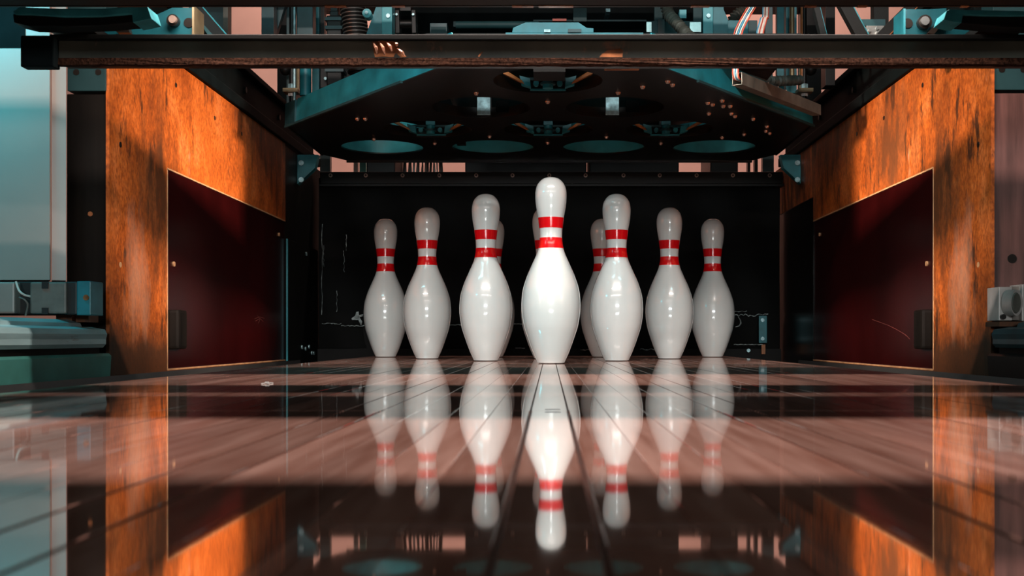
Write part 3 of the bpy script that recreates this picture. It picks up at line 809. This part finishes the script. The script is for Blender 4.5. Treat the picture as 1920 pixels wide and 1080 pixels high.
Y = 2.75
def hang_table(rows):
    for r in rows: hang(*r)
hang_table([
    ('frame_strut', 'dark slim strut with pale edge against salmon wall, far left', 'post', 418, 427, 118, 2.9, 0.03, 'duct'),
    ('frame_strut', 'wide dark teal strut in front of salmon wall, left', 'post', 490, 513, 118, 2.9, 0.04, 'teal_dark'),
    ('frame_strut', 'flat teal strut with cut corner left of the black spring', 'post', 585, 598, 173, 2.9, 0.03, 'teal'),
    ('frame_strut', 'narrow black strut right of the flat teal strut', 'post', 599, 608, 170, 2.92, 0.03, 'black'),
    ('frame_strut', 'dark strut left of the brass rods', 'post', 537, 549, 200, 2.98, 0.03, 'teal_dark'),
    ('frame_strut', 'dark strut right of the coloured wires', 'post', 1435, 1449, 150, 2.7, 0.03, 'teal_dark'),
    ('frame_strut', 'small flat teal strut right of the coloured wires', 'post', 1457, 1470, 175, 2.82, 0.02, 'teal'),
    ('frame_strut', 'wide teal strut below sweep bar at right, above the cable duct', 'post', 1474, 1494, 174, 2.90, 0.03, 'teal'),
    ('frame_strut', 'pale pink strut behind the small teal strut', 'post', 1461, 1471, 60, 2.95, 0.03, 'pinkpost'),
    ('frame_strut', 'black strut left of the salmon gap at right', 'post', 1548, 1566, 160, 2.9, 0.05, 'black'),
])
# thin teal edge on the wide dark strut
# round rods
for (px, py1, YY, r, m_, lab) in ((552, 190, 2.85, 0.0042, 'galv', 'thin pale vertical rod, left of the thicker brass rod'), (570, 170, 2.84, 0.006, 'brass', 'brass vertical rod, left upper machinery'),
                                  (1485, 150, 2.86, 0.006, 'brass', 'greenish brass rod at right upper machinery'), (1504, 150, 2.86, 0.0042, 'orange', 'thin rusty orange rod, right upper machinery')):
    single('guide_rod', cyl((X_(px, YY), YY, Z_(py1, YY)), 2, r, TOP-Z_(py1, YY), 14), m_, lab, 'rod', None, True)
# teal cylinder hanging at left below the sweep bar
single('lift_cylinder', tube([(X_(573, 2.80), 2.80, Z_(180, 2.80)), (X_(573, 2.80), 2.80, 0.80)], 0.0145, 20), 'teal', 'teal round lift cylinder below the sweep bar at left', 'cylinder', None, True)
single('cylinder_clamp', box(X_(558, 2.8), X_(588, 2.8), 2.79, 2.83, 0.79, TOP, 0.002), 'teal_dark', 'black clamp holding the teal lift cylinder', 'clamp')

# threaded adjusters with nuts on both sides
def adjuster(px, lab, s):
    Y = 2.86
    x = X_(px, Y)
    t = Thing('thread_adjuster', lab, 'adjuster', (x, Y, Z_(192, Y)), 'threaded adjusters')
    t.part('rod', tube([(x, Y, Z_(192, Y)), (x, Y, TOP)], 0.0065, 12), 'black', True)
    t.part('plate', box(x-0.019, x+0.019, Y-0.02, Y+0.02, Z_(175, Y), Z_(168, Y), 0.0008), 'brass')
    t.part('nut', cyl((x, Y, Z_(166, Y)), 2, 0.0095, 0.011, 6), 'galv')
    t.part('nut', cyl((x, Y, Z_(181, Y)), 2, 0.0095, 0.007, 6), 'white')
    bm = bmesh.new(); bmesh.ops.create_uvsphere(bm, u_segments=16, v_segments=10, radius=0.016)
    bmesh.ops.translate(bm, verts=bm.verts, vec=(x-s*0.016, Y, Z_(130, Y)))
    t.part('ball_joint', bm, 'black', True)
    t.part('pin', cyl((x-s*0.02, Y-0.02, Z_(122, Y)), 1, 0.006, 0.02, 10), 'brass')
    t.part('bar', box(x+s*0.004-0.006, x+s*0.004+0.012, Y+0.01, Y+0.02, Z_(166, Y), Z_(122, Y)+0.05), 'brass')
adjuster(547, 'threaded adjuster with nuts and ball joint beneath the sweep bar, left', 1)
adjuster(1508, 'threaded adjuster with white nut and pale plate beneath the sweep bar, right', -1)

# diagonal braces
def brace(p0, p1, Y, wid, d, m_, lab, edge=None):
    a = Vector((X_(p0[0], Y), Y, Z_(p0[1], Y))); b = Vector((X_(p1[0], Y), Y, Z_(p1[1], Y)))
    dr = (b-a).normalized(); n = Vector((-dr.z, 0, dr.x))*wid/2
    bm = bmesh.new(); add_prism(bm, [a-n, b-n, b+n, a+n], d, 1)
    if not edge:
        return single('diagonal_brace', bm, m_, lab, 'brace')
    loc = Vector(((a.x+b.x)/2, Y, min(a.z, b.z)))
    t = Thing('diagonal_brace', lab, 'brace', loc)
    t.part('bar', bm, m_)
    bm = bmesh.new(); add_prism(bm, [a+n, b+n, b+n*1.18, a+n*1.18], d*0.6, 1)
    t.part('edge', bm, edge)
brace((512, 62), (560, -90), 2.95, 0.016, 0.02, 'teal_dark', 'dark diagonal brace crossing salmon wall at upper left')
brace((-4, -411), (420, 75), 2.0, 0.018, 0.02, 'black', 'black diagonal brace beside the left teal arm', 'teal')
brace((345, -20), (400, 64), 2.2, 0.02, 0.02, 'teal_dark', 'dark teal diagonal brace right of the left arm')
brace((1570, -20), (1620, 72), 2.2, 0.022, 0.02, 'black', 'black diagonal brace with teal edge, right of salmon gap', 'teal')
brace((1526, -10), (1546, 70), 2.3, 0.012, 0.02, 'black', 'black slanting brace left of the salmon gap at right', 'teal')
brace((2157, -437), (1640, 80), 1.95, 0.016, 0.02, 'black', 'rusty black brace rising to the right teal arm', 'tape')
for a, b in ((0, 0),):
    pass
single('frame_plate', pprism([(375, -60), (432, -60), (432, 70), (410, 66), (375, 40)], 2.96, 0.01), 'teal_dark', 'dark teal plate behind the upper left braces', 'plate')
t = Thing('bolt_plate', 'small silver plate with two bolts, upper right machinery', 'plate', (X_(1641, 2.3), 2.3, Z_(66, 2.3)))
t.part('plate', pbox(1625, 48, 1658, 68, 2.3, 0.006, 0.0006), 'steel')
for (px, py) in ((1645, 53), (1645, 62), (1630, 58)):
    t.part('bolt', cyl((X_(px, 2.3), 2.294, Z_(py, 2.3)), 1, 0.0036, 0.006, 8), 'steel')
t.part('hanger', box(X_(1640, 2.3), X_(1668, 2.3), 2.306, 2.33, Z_(66, 2.3), TOP), 'black')
t.part('upper_bar', pbox(1612, 36, 1660, 48, 2.304, 0.01), 'teal_dark')
# spring, hoses, motor
def coil(cx0, cz0, cx1, cz1, Y, r, turns, wire):
    pts = []
    n = int(turns*18)
    for i in range(n+1):
        f = i/n; a = 2*PI*turns*f
        pts.append((cx0+(cx1-cx0)*f+r*math.cos(a), Y+r*math.sin(a), cz0+(cz1-cz0)*f))
    return tube(pts, wire, 7)
Y = 2.72
t = Thing('coil_hose', 'thick black coiled spring hose left of the machine centre', 'spring', (X_(665, Y), Y, Z_(160, Y)))
t.part('coil', coil(X_(676, Y), Z_(140, Y), X_(655, Y), Z_(-40, Y), Y, 0.028, 26, 0.0036), 'steel' if False else 'black', True)
t.part('core', tube([(X_(676, Y), Y, Z_(140, Y)), (X_(655, Y), Y, Z_(-40, Y)), (X_(652, Y), Y, TOP)], 0.024, 16), 'rubber', True)
t.part('wire_spiral', coil(X_(676, Y), Z_(137, Y), X_(655, Y), Z_(-43, Y), Y, 0.0300, 26, 0.0017), 'steel', True)
single('pulley_disc', cyl((X_(688, 2.6), 2.598, Z_(25, 2.6)), 1, 0.0105, 0.027, 24), 'teal_light', 'small round teal disc with bolt right of the black spring', 'disc', None, True)
single('disc_bolt', cyl((X_(688, 2.6), 2.592, Z_(25, 2.6)), 1, 0.004, 0.01, 8), 'galv', 'bolt head at the centre of the small teal disc', 'bolt')
def corrugated(pts, r, pitch):
    P = smooth_path(pts, 30)
    L = 0; rs = []; prev = P[0]
    for p in P:
        L += (p-prev).length; prev = p
        rs.append(r*(1+0.24*math.sin(2*PI*L/pitch)))
    return tube(P, rs, 12)
def pp(px, py, Y): return (X_(px, Y), Y, Z_(py, Y))
single('corrugated_hose', corrugated([pp(1243, -70, 2.5), pp(1250, 15, 2.5), pp(1268, 42, 2.48), pp(1300, 75, 2.45), pp(1340, 100, 2.42)], 0.0115, 0.0075), 'duct', 'ribbed grey hose curving down right of the machine centre', 'hose', None, True)
single('corrugated_hose', corrugated([pp(1366, 60, 2.9), pp(1378, 32, 2.9), pp(1402, 14, 2.9), pp(1450, -20, 2.9)], 0.013, 0.008), 'duct', 'ribbed dark hose arching behind the right teal post', 'hose', None, True)
single('corrugated_hose', corrugated([pp(1370, 110, 2.55), pp(1395, 132, 2.6), pp(1425, 146, 2.66), pp(1450, 152, 2.72), pp(1500, 150, 2.8)], 0.011, 0.0065), 'duct', 'ribbed hose lying behind the grey cable duct', 'hose', None, True)
# wires above, right
t = Thing('wire_bundle', 'bundle of red, white and blue wires hanging right of the teal crossbar', 'wires', (X_(1430, 2.45), 2.45, Z_(70, 2.45)))
for k, m_ in enumerate(('wire_b', 'wire_w', 'wire_r', 'wire_w', 'wire_w', 'wire_r')):
    o = (k-2.5)*3
    t.part('wire', tube(smooth_path([pp(1424+o*0.6, 90, 2.42), pp(1425+o*0.8, 62, 2.44), pp(1432+o*0.8, 35, 2.45), pp(1436+o*0.7, 10, 2.46), (X_(1436+o, 2.46), 2.46, TOP)], 6), 0.0015, 6), m_, True)
# crossbars
t = Thing('teal_crossbar', 'teal horizontal bar joining the right hanger post and wires', 'bar', (X_(1390, 2.66), 2.66, Z_(63, 2.66)))
t.part('bar', pbox(1360, 38, 1403, 120, 2.64, 0.03, 0.001), 'teal')
t.part('block', pbox(1403, 38, 1420, 120, 2.65, 0.03, 0.001), 'teal_dark')
# central machine body
t = Thing('gearbox_housing', 'dark machine housing filling the upper centre behind the sweep bar', 'housing', (0.05, 3.05, 0.68))
t.part('body', box(X_(735, 3.1), X_(1330, 3.1), 3.1, 3.35, 0.682, TOP), 'railblack')
t.part('ledge', pbox(1000, 37, 1212, 40, 3.02, 0.08), 'teal_dark')
t.part('upper_beam', pbox(850, 40, 1000, 50, 3.02, 0.08), 'teal_dark')
t.part('shaft', tube([pp(855, 47, 2.98), pp(1010, 47, 2.98)], 0.010, 16), 'slate', True)
t.part('block', pbox(806, 43, 838, 90, 2.95, 0.15, 0.001), 'teal_dark')
t.part('block_face', pbox(808, 50, 836, 90, 2.944, 0.006), 'slate')
t.part('bracket', pbox(1075, 15, 1100, 40, 2.98, 0.1), 'slate')
t.part('lamp_lens', pbox(1036, 35, 1062, 39, 2.98, 0.06), 'wire_r', label='small dull red lens')
t.part('stud', pbox(1136, 16, 1144, 22, 2.98, 0.1), 'galv')
hg = Thing('pipe_clamp', 'black double hinge clamp right of the left teal post', 'clamp', (X_(760, 2.7), 2.7, Z_(62, 2.7)))
hg.part('cross_pin', tube([pp(742, 45, 2.7), pp(778, 45, 2.7)], 0.010, 14), 'black', True)
for px in (744, 775):
    bm = bmesh.new(); 
    add_prism(bm, [(X_(px-4, 2.68), 2.68, Z_(18, 2.68)), (X_(px+4, 2.68), 2.68, Z_(18, 2.68)), (X_(px+5, 2.68), 2.68, Z_(62, 2.68)), (X_(px-3, 2.68), 2.68, Z_(62, 2.68))], 0.04, 1, 0.0015)
    k = hg.part('cheek', bm, 'black')
    hg.part('bolt', cyl((X_(px, 2.68), 2.674, Z_(28, 2.68)), 1, 0.003, 0.006, 8), 'galv', parent=k)
hg.part('bridge', box(X_(750, 2.7), X_(770, 2.7), 2.70, 2.74, Z_(20, 2.7), TOP), 'black')
# motor with fins left of spring
mt = Thing('drive_motor', 'black finned motor left of the coiled spring', 'motor', (X_(622, 2.8), 2.8, Z_(150, 2.8)))
mt.part('body', pbox(612, 28, 640, 160, 2.8, 0.06, 0.003), 'black')
for k in range(7):
    mt.part('fin', pbox(609, 32+k*16, 644, 38+k*16, 2.795, 0.07), 'teal_dark')
mt.part('cap', pbox(618, 20, 634, 30, 2.8, 0.05, 0.002), 'black')
mt.part('hanger', box(X_(620, 2.82), X_(632, 2.82), 2.82, 2.85, Z_(24, 2.82), TOP), 'black')
mt.part('lower_block', pbox(600, 125, 692, 165, 2.84, 0.05, 0.002), 'black')
mt.part('bolt', cyl(pp(610, 147, 2.83), 1, 0.004, 0.02, 8), 'galv')
# pale teal tray on the table front
t = Thing('teal_tray', 'shallow teal tray with slanting ends, top centre just above the sweep bar', 'tray', (X_(1037, 2.2), 2.2, Z_(60, 2.2)))
t.part('tray', pprism([(960, 61), (962, 52), (985, 42), (1085, 42), (1100, 52), (1113, 53), (1113, 61)], 2.2, 0.10, 0.001), 'teal')
t.part('base', pprism([(948, 68), (948, 61), (1206, 61), (1206, 68)], 2.2, 0.14), 'teal')
t.part('leg', box(X_(1000, 2.22), X_(1060, 2.22), 2.22, 2.30, 0.582, Z_(67, 2.2)), 'black')
t.part('clip', pbox(1020, 55, 1032, 60, 2.197, 0.004), 'galv')
t.part('clip', pbox(1065, 54, 1090, 60, 2.197, 0.004), 'teal_dark')
# beam with silver ends
t = Thing('clamped_beam', 'dark horizontal beam with bright silver ends right of centre', 'beam', (X_(1262, 2.58), 2.58, Z_(63, 2.58)))
t.part('beam', pbox(1212, 39, 1315, 90, 2.58, 0.03, 0.001), 'slate')
for a, b in ((1212, 1222), (1293, 1315)):
    t.part('end_block', pbox(a, 41, b, 60, 2.574, 0.008, 0.0006), 'steel')
t.part('band', pbox(1234, 36, 1246, 62, 2.572, 0.01), 'inlay')
t.part('pillar', box(X_(1228, 2.6), X_(1243, 2.6), 2.61, 2.63, Z_(40, 2.6), TOP), 'slate')
t.part('cup', pbox(1274, 18, 1287, 34, 2.60, 0.03), 'teal_light')
t.part('plate', pbox(1300, 14, 1316, 40, 2.61, 0.01), 'slate')
t.part('foot', box(X_(1212, 2.6), X_(1315, 2.6), 2.58, 2.61, 0.68, Z_(90, 2.58)), 'black')

# ------------------------------------------------------------------ rear machinery seen through the gap
def rear(px0, px1, lab, m_='black', Y=3.9):
    single('rear_cabinet', box(X_(px0, Y), X_(px1, Y), Y, Y+0.25, FLOOR_Z, 1.0, 0.004), m_, lab, 'cabinet', 'cabinets behind the pit')
rear(687, 741, 'narrow dark cabinet behind the pit, left of the upright cables')
rear(872, 1100, 'wide dark cabinet behind the pit, left of centre')
rear(1105, 1273, 'wide dark cabinet behind the pit, right of centre')
rear(1332, 1384, 'narrow dark cabinet behind the pit, right')
for (px0, px1, m_, lab) in ((600, 619, 'teal_dark', 'dark teal post at the far left of the gap behind the pit'), (663, 670, 'cream', 'cream post in the gap behind the pit, left'), (674, 686, 'green', 'green post in the gap behind the pit'), (1402, 1407, 'black', 'thin black post in the gap behind the pit, right'),
                            (1415, 1421, 'black', 'second thin black post in the gap behind the pit, right'), (1430, 1451, 'teal_dark', 'dark teal post at the far right of the gap')):
    single('rear_post', box(X_(px0, 4.2), X_(px1, 4.2), 4.2, 4.23, FLOOR_Z, 0.95), m_, lab, 'post')
t = Thing('cable_curtain', 'row of upright cables behind the pit, left of centre', 'cables', (X_(790, 4.1), 4.1, FLOOR_Z))
for k in range(20):
    px = 744+k*4.5+random.uniform(-1, 1)
    dx = random.uniform(-4, 4)
    t.part('cable', tube([(X_(px-dx, 4.1), 4.1+random.uniform(-.02, .02), FLOOR_Z), (X_(px, 4.1), 4.1, 0.64), (X_(px+dx, 4.1), 4.1, 0.72), (X_(px+dx, 4.1), 4.1, 1.2)], random.uniform(0.0025, 0.006), 7), random.choice(['duct', 'pinkpost', 'cream', 'wire_k', 'galv', 'white', 'greybox', 'pinkpost']), True)

# ------------------------------------------------------------------ left: ball return cabinet, electric box, capping
t = Thing('return_cabinet', 'pale cream steel cabinet at the left edge beside the dark wooden post', 'cabinet', (-0.95, 1.9, 0.14))
Y = 1.80
bm = bmesh.new(); zb_ = Z_(525, Y)
add_prism(bm, [(-1.25, Y, zb_), (X_(93, Y), Y, zb_), (X_(95, Y+0.004), Y+0.004, zb_), (X_(89, Y+0.095), Y+0.095, zb_), (-1.25, Y+0.095, zb_)], 0.86, 2)
t.part('body', bm, 'cream')
bm = bmesh.new()
add_prism(bm, [(X_(97, Y+0.008), Y+0.008, zb_), (X_(124, Y+0.014), Y+0.014, zb_), (X_(121, Y+0.09), Y+0.09, zb_), (X_(97, Y+0.09), Y+0.09, zb_)], 0.86, 2)
t.part('side_trim', bm, 'cream')
t.part('hood', box(-1.25, X_(48, Y), Y-0.001, Y+0.02, Z_(90, Y), 1.0), 'railblack', label='dark upper hood')
Y = 1.775
t = Thing('junction_box', 'grey electric junction box with wires under the cream cabinet, left', 'electric box', (X_(70, Y), Y, Z_(592, Y)))
t.part('case', pbox(-90, 528, 140, 590, Y+0.02, 0.08, 0.002), 'wire_k')
cv = t.part('cover', pbox(56, 529, 124, 588, Y, 0.03, 0.003), 'greybox')
for py in (529, 577):
    t.part('slot', pbox(78, py, 90, py+12, Y-0.002, 0.006), 'wire_k', parent=cv)
t.part('cover', pbox(-90, 529, 27, 588, Y, 0.03, 0.003), 'cream')
t.part('side_block', pbox(125, 528, 144, 590, Y+0.006, 0.05, 0.002), 'wire_k')
br = t.part('bracket', pbox(144, 527, 170, 591, Y-0.004, 0.05, 0.0015), 'teal')
t.part('screw', cyl(pp(161, 558, Y-0.006), 1, 0.0046, 0.006, 12), 'tape', parent=br)
t.part('wire', tube(smooth_path([pp(30, 528, Y), pp(36, 545, Y-0.004), pp(46, 553, Y-0.004), pp(58, 556, Y+0.005)], 6), 0.0018, 7), 'wire_w', True)
t.part('wire', tube(smooth_path([pp(36, 558, Y), pp(46, 562, Y-0.003), pp(52, 572, Y), pp(48, 592, Y)], 6), 0.0015, 7), 'greybox', True)
def capping(s, side, m_rail, m_panel):
    t = Thing('gutter_capping', '%s capping rail beside the %s gutter, in front of the %s wooden post' % ('pale teal worn' if s < 0 else 'dark teal worn', side, side), 'rail', (s*0.77, 1.5, FLOOR_Z))
    def P(x, z): return (s*x, z)
    prof = [(0.735, 0.050), (0.733, 0.058), (0.737, 0.066), (0.76, 0.070), (0.84, 0.070), (0.84, 0.036), (0.74, 0.036), (0.735, 0.042)]
    bm = bmesh.new()
    add_prism(bm, [(s*x, 0.9, z) for x, z in prof], 0.95, 1)
    t.part('rail', bm, m_rail)
    prof = [(0.762, 0.069), (0.765, 0.076), (0.785, 0.082), (0.84, 0.082), (0.84, 0.069)]
    bm = bmesh.new(); add_prism(bm, [(s*x, 0.9, z) for x, z in prof], 0.92, 1)
    t.part('lid', bm, m_rail)
    prof = [(0.745, -0.10), (0.738, 0.022), (0.742, 0.026), (0.84, 0.026), (0.84, FLOOR_Z), (0.76, FLOOR_Z)]
    bm = bmesh.new(); add_prism(bm, [(s*x, 0.9, z) for x, z in prof], 0.98, 1)
    t.part('side_board', bm, m_panel, label='green painted side board' if s < 0 else None)
    x0, x1 = sorted((s*0.75, s*0.84))
    t.part('filler', box(x0, x1, 0.9, 1.86, 0.026, 0.036), 'postdark')
capping(-1, 'left', 'capping', 'green')
capping(1, 'right', 'teal_dark', 'black')
for s, side, px0, px1, m_, y0 in ((-1, 'left', 125, 201, 'postdark', 172), (1, 'right', 1861, 1990, 'postred', 170)):
    Y = 1.905
    t = Thing('wooden_post', ('dark wooden post with shade in its colour, left of the left orange panel' if s < 0 else 'maroon worn wooden post right of the right orange panel'), 'post', (X_((px0+px1)/2, Y), Y, FLOOR_Z))
    t.part('post', box(X_(px0, Y), X_(px1, Y), Y, Y+0.05, FLOOR_Z, Z_(y0+4, Y), 0.002), m_)
    hb = t.part('head_block', box(X_(px0+4 if s < 0 else px0-2, Y), X_(px1, Y), Y-0.006, Y+0.05, Z_(y0, Y), 0.64, 0.0015), 'slate', label='slate teal steel block')
    for px in ((146, 187) if s < 0 else (1876, 1916)):
        t.part('hole', cyl((X_(px, Y), Y-0.0068, Z_(137 if s < 0 else 132, Y)), 1, 0.0052, 0.004, 14), 'inlay', parent=hb)
    if s < 0: t.part('screw_hole', cyl(pp(169, 401, Y-0.001), 1, 0.0042, 0.004, 12), 'tape')
    else:
        t.part('screw_hole', cyl(pp(1898, 485, Y-0.001), 1, 0.008, 0.004, 14), 'inlay')
# left orange strips below the box
single('wood_block', pbox(105, 590, 135, 601, 1.83, 0.04), 'kick', 'small orange wooden block below the junction box', 'block')
single('wood_block', pbox(142, 590, 166, 604, 1.84, 0.04), 'kick', 'second orange wooden block below the junction box bracket', 'block')
# right: sensor bracket
Y = 1.84
t = Thing('sensor_bracket', 'silver bracket with round glass eye beside the right wooden post', 'sensor', (X_(1895, Y), Y, Z_(601, Y)))
p = t.part('plate', pbox(1873, 538, 1898, 601, Y+0.02, 0.05, 0.001), 'dullsteel')
t.part('screw', cyl(pp(1882, 594, Y+0.014), 1, 0.0045, 0.01, 12), 'inlay', parent=p)
t.part('side_plate', pbox(1898, 537, 1916, 600, Y+0.028, 0.04), 'greybox')
t.part('front_plate', pbox(1916, 533, 1990, 602, Y+0.016, 0.05, 0.001), 'dullsteel')
bm = tube([(X_(1896, Y), Y+0.022, Z_(567, Y)), (X_(1905, Y), Y-0.006, Z_(568, Y))], 0.0215, 28)
for v in bm.verts: v.co.x = X_(1902, Y)+(v.co.x-X_(1902, Y))*0.58
ey = t.part('eye', bm, 'dullsteel', True, label='round glass eye')
bm = tube([(X_(1901, Y), Y-0.004, Z_(568, Y)), (X_(1903, Y), Y-0.010, Z_(568, Y))], [0.019, 0.016], 28)
for v in bm.verts: v.co.x = X_(1901, Y)+(v.co.x-X_(1901, Y))*0.55
t.part('lens', bm, 'duct', True, parent=ey)
t.part('base', pbox(1874, 603, 1990, 612, Y+0.01, 0.06), 'kick', label='rusty orange base strip')
# staple lying on the lane
Y = 1.25
t = Thing('metal_staple', 'tiny bent metal staple lying on the lane, left of the pins', 'staple', (X_(500, Y), Y, 0.0))
bm = bmesh.new()
add_tube(bm, [(X_(493, Y), 1.243, 0.0006), (X_(497, Y), 1.247, 0.001), (X_(497, Y), 1.256, 0.001), (X_(492, Y), 1.26, 0.0006)], 0.0006, 5)
add_tube(bm, [(X_(508, Y), 1.243, 0.0006), (X_(502, Y), 1.247, 0.001), (X_(502, Y), 1.256, 0.001), (X_(508, Y), 1.26, 0.0006)], 0.0006, 5)
add_tube(bm, [(X_(496, Y), 1.253, 0.002), (X_(503, Y), 1.253, 0.002)], 0.0006, 5)
t.part('wire', bm, 'white')
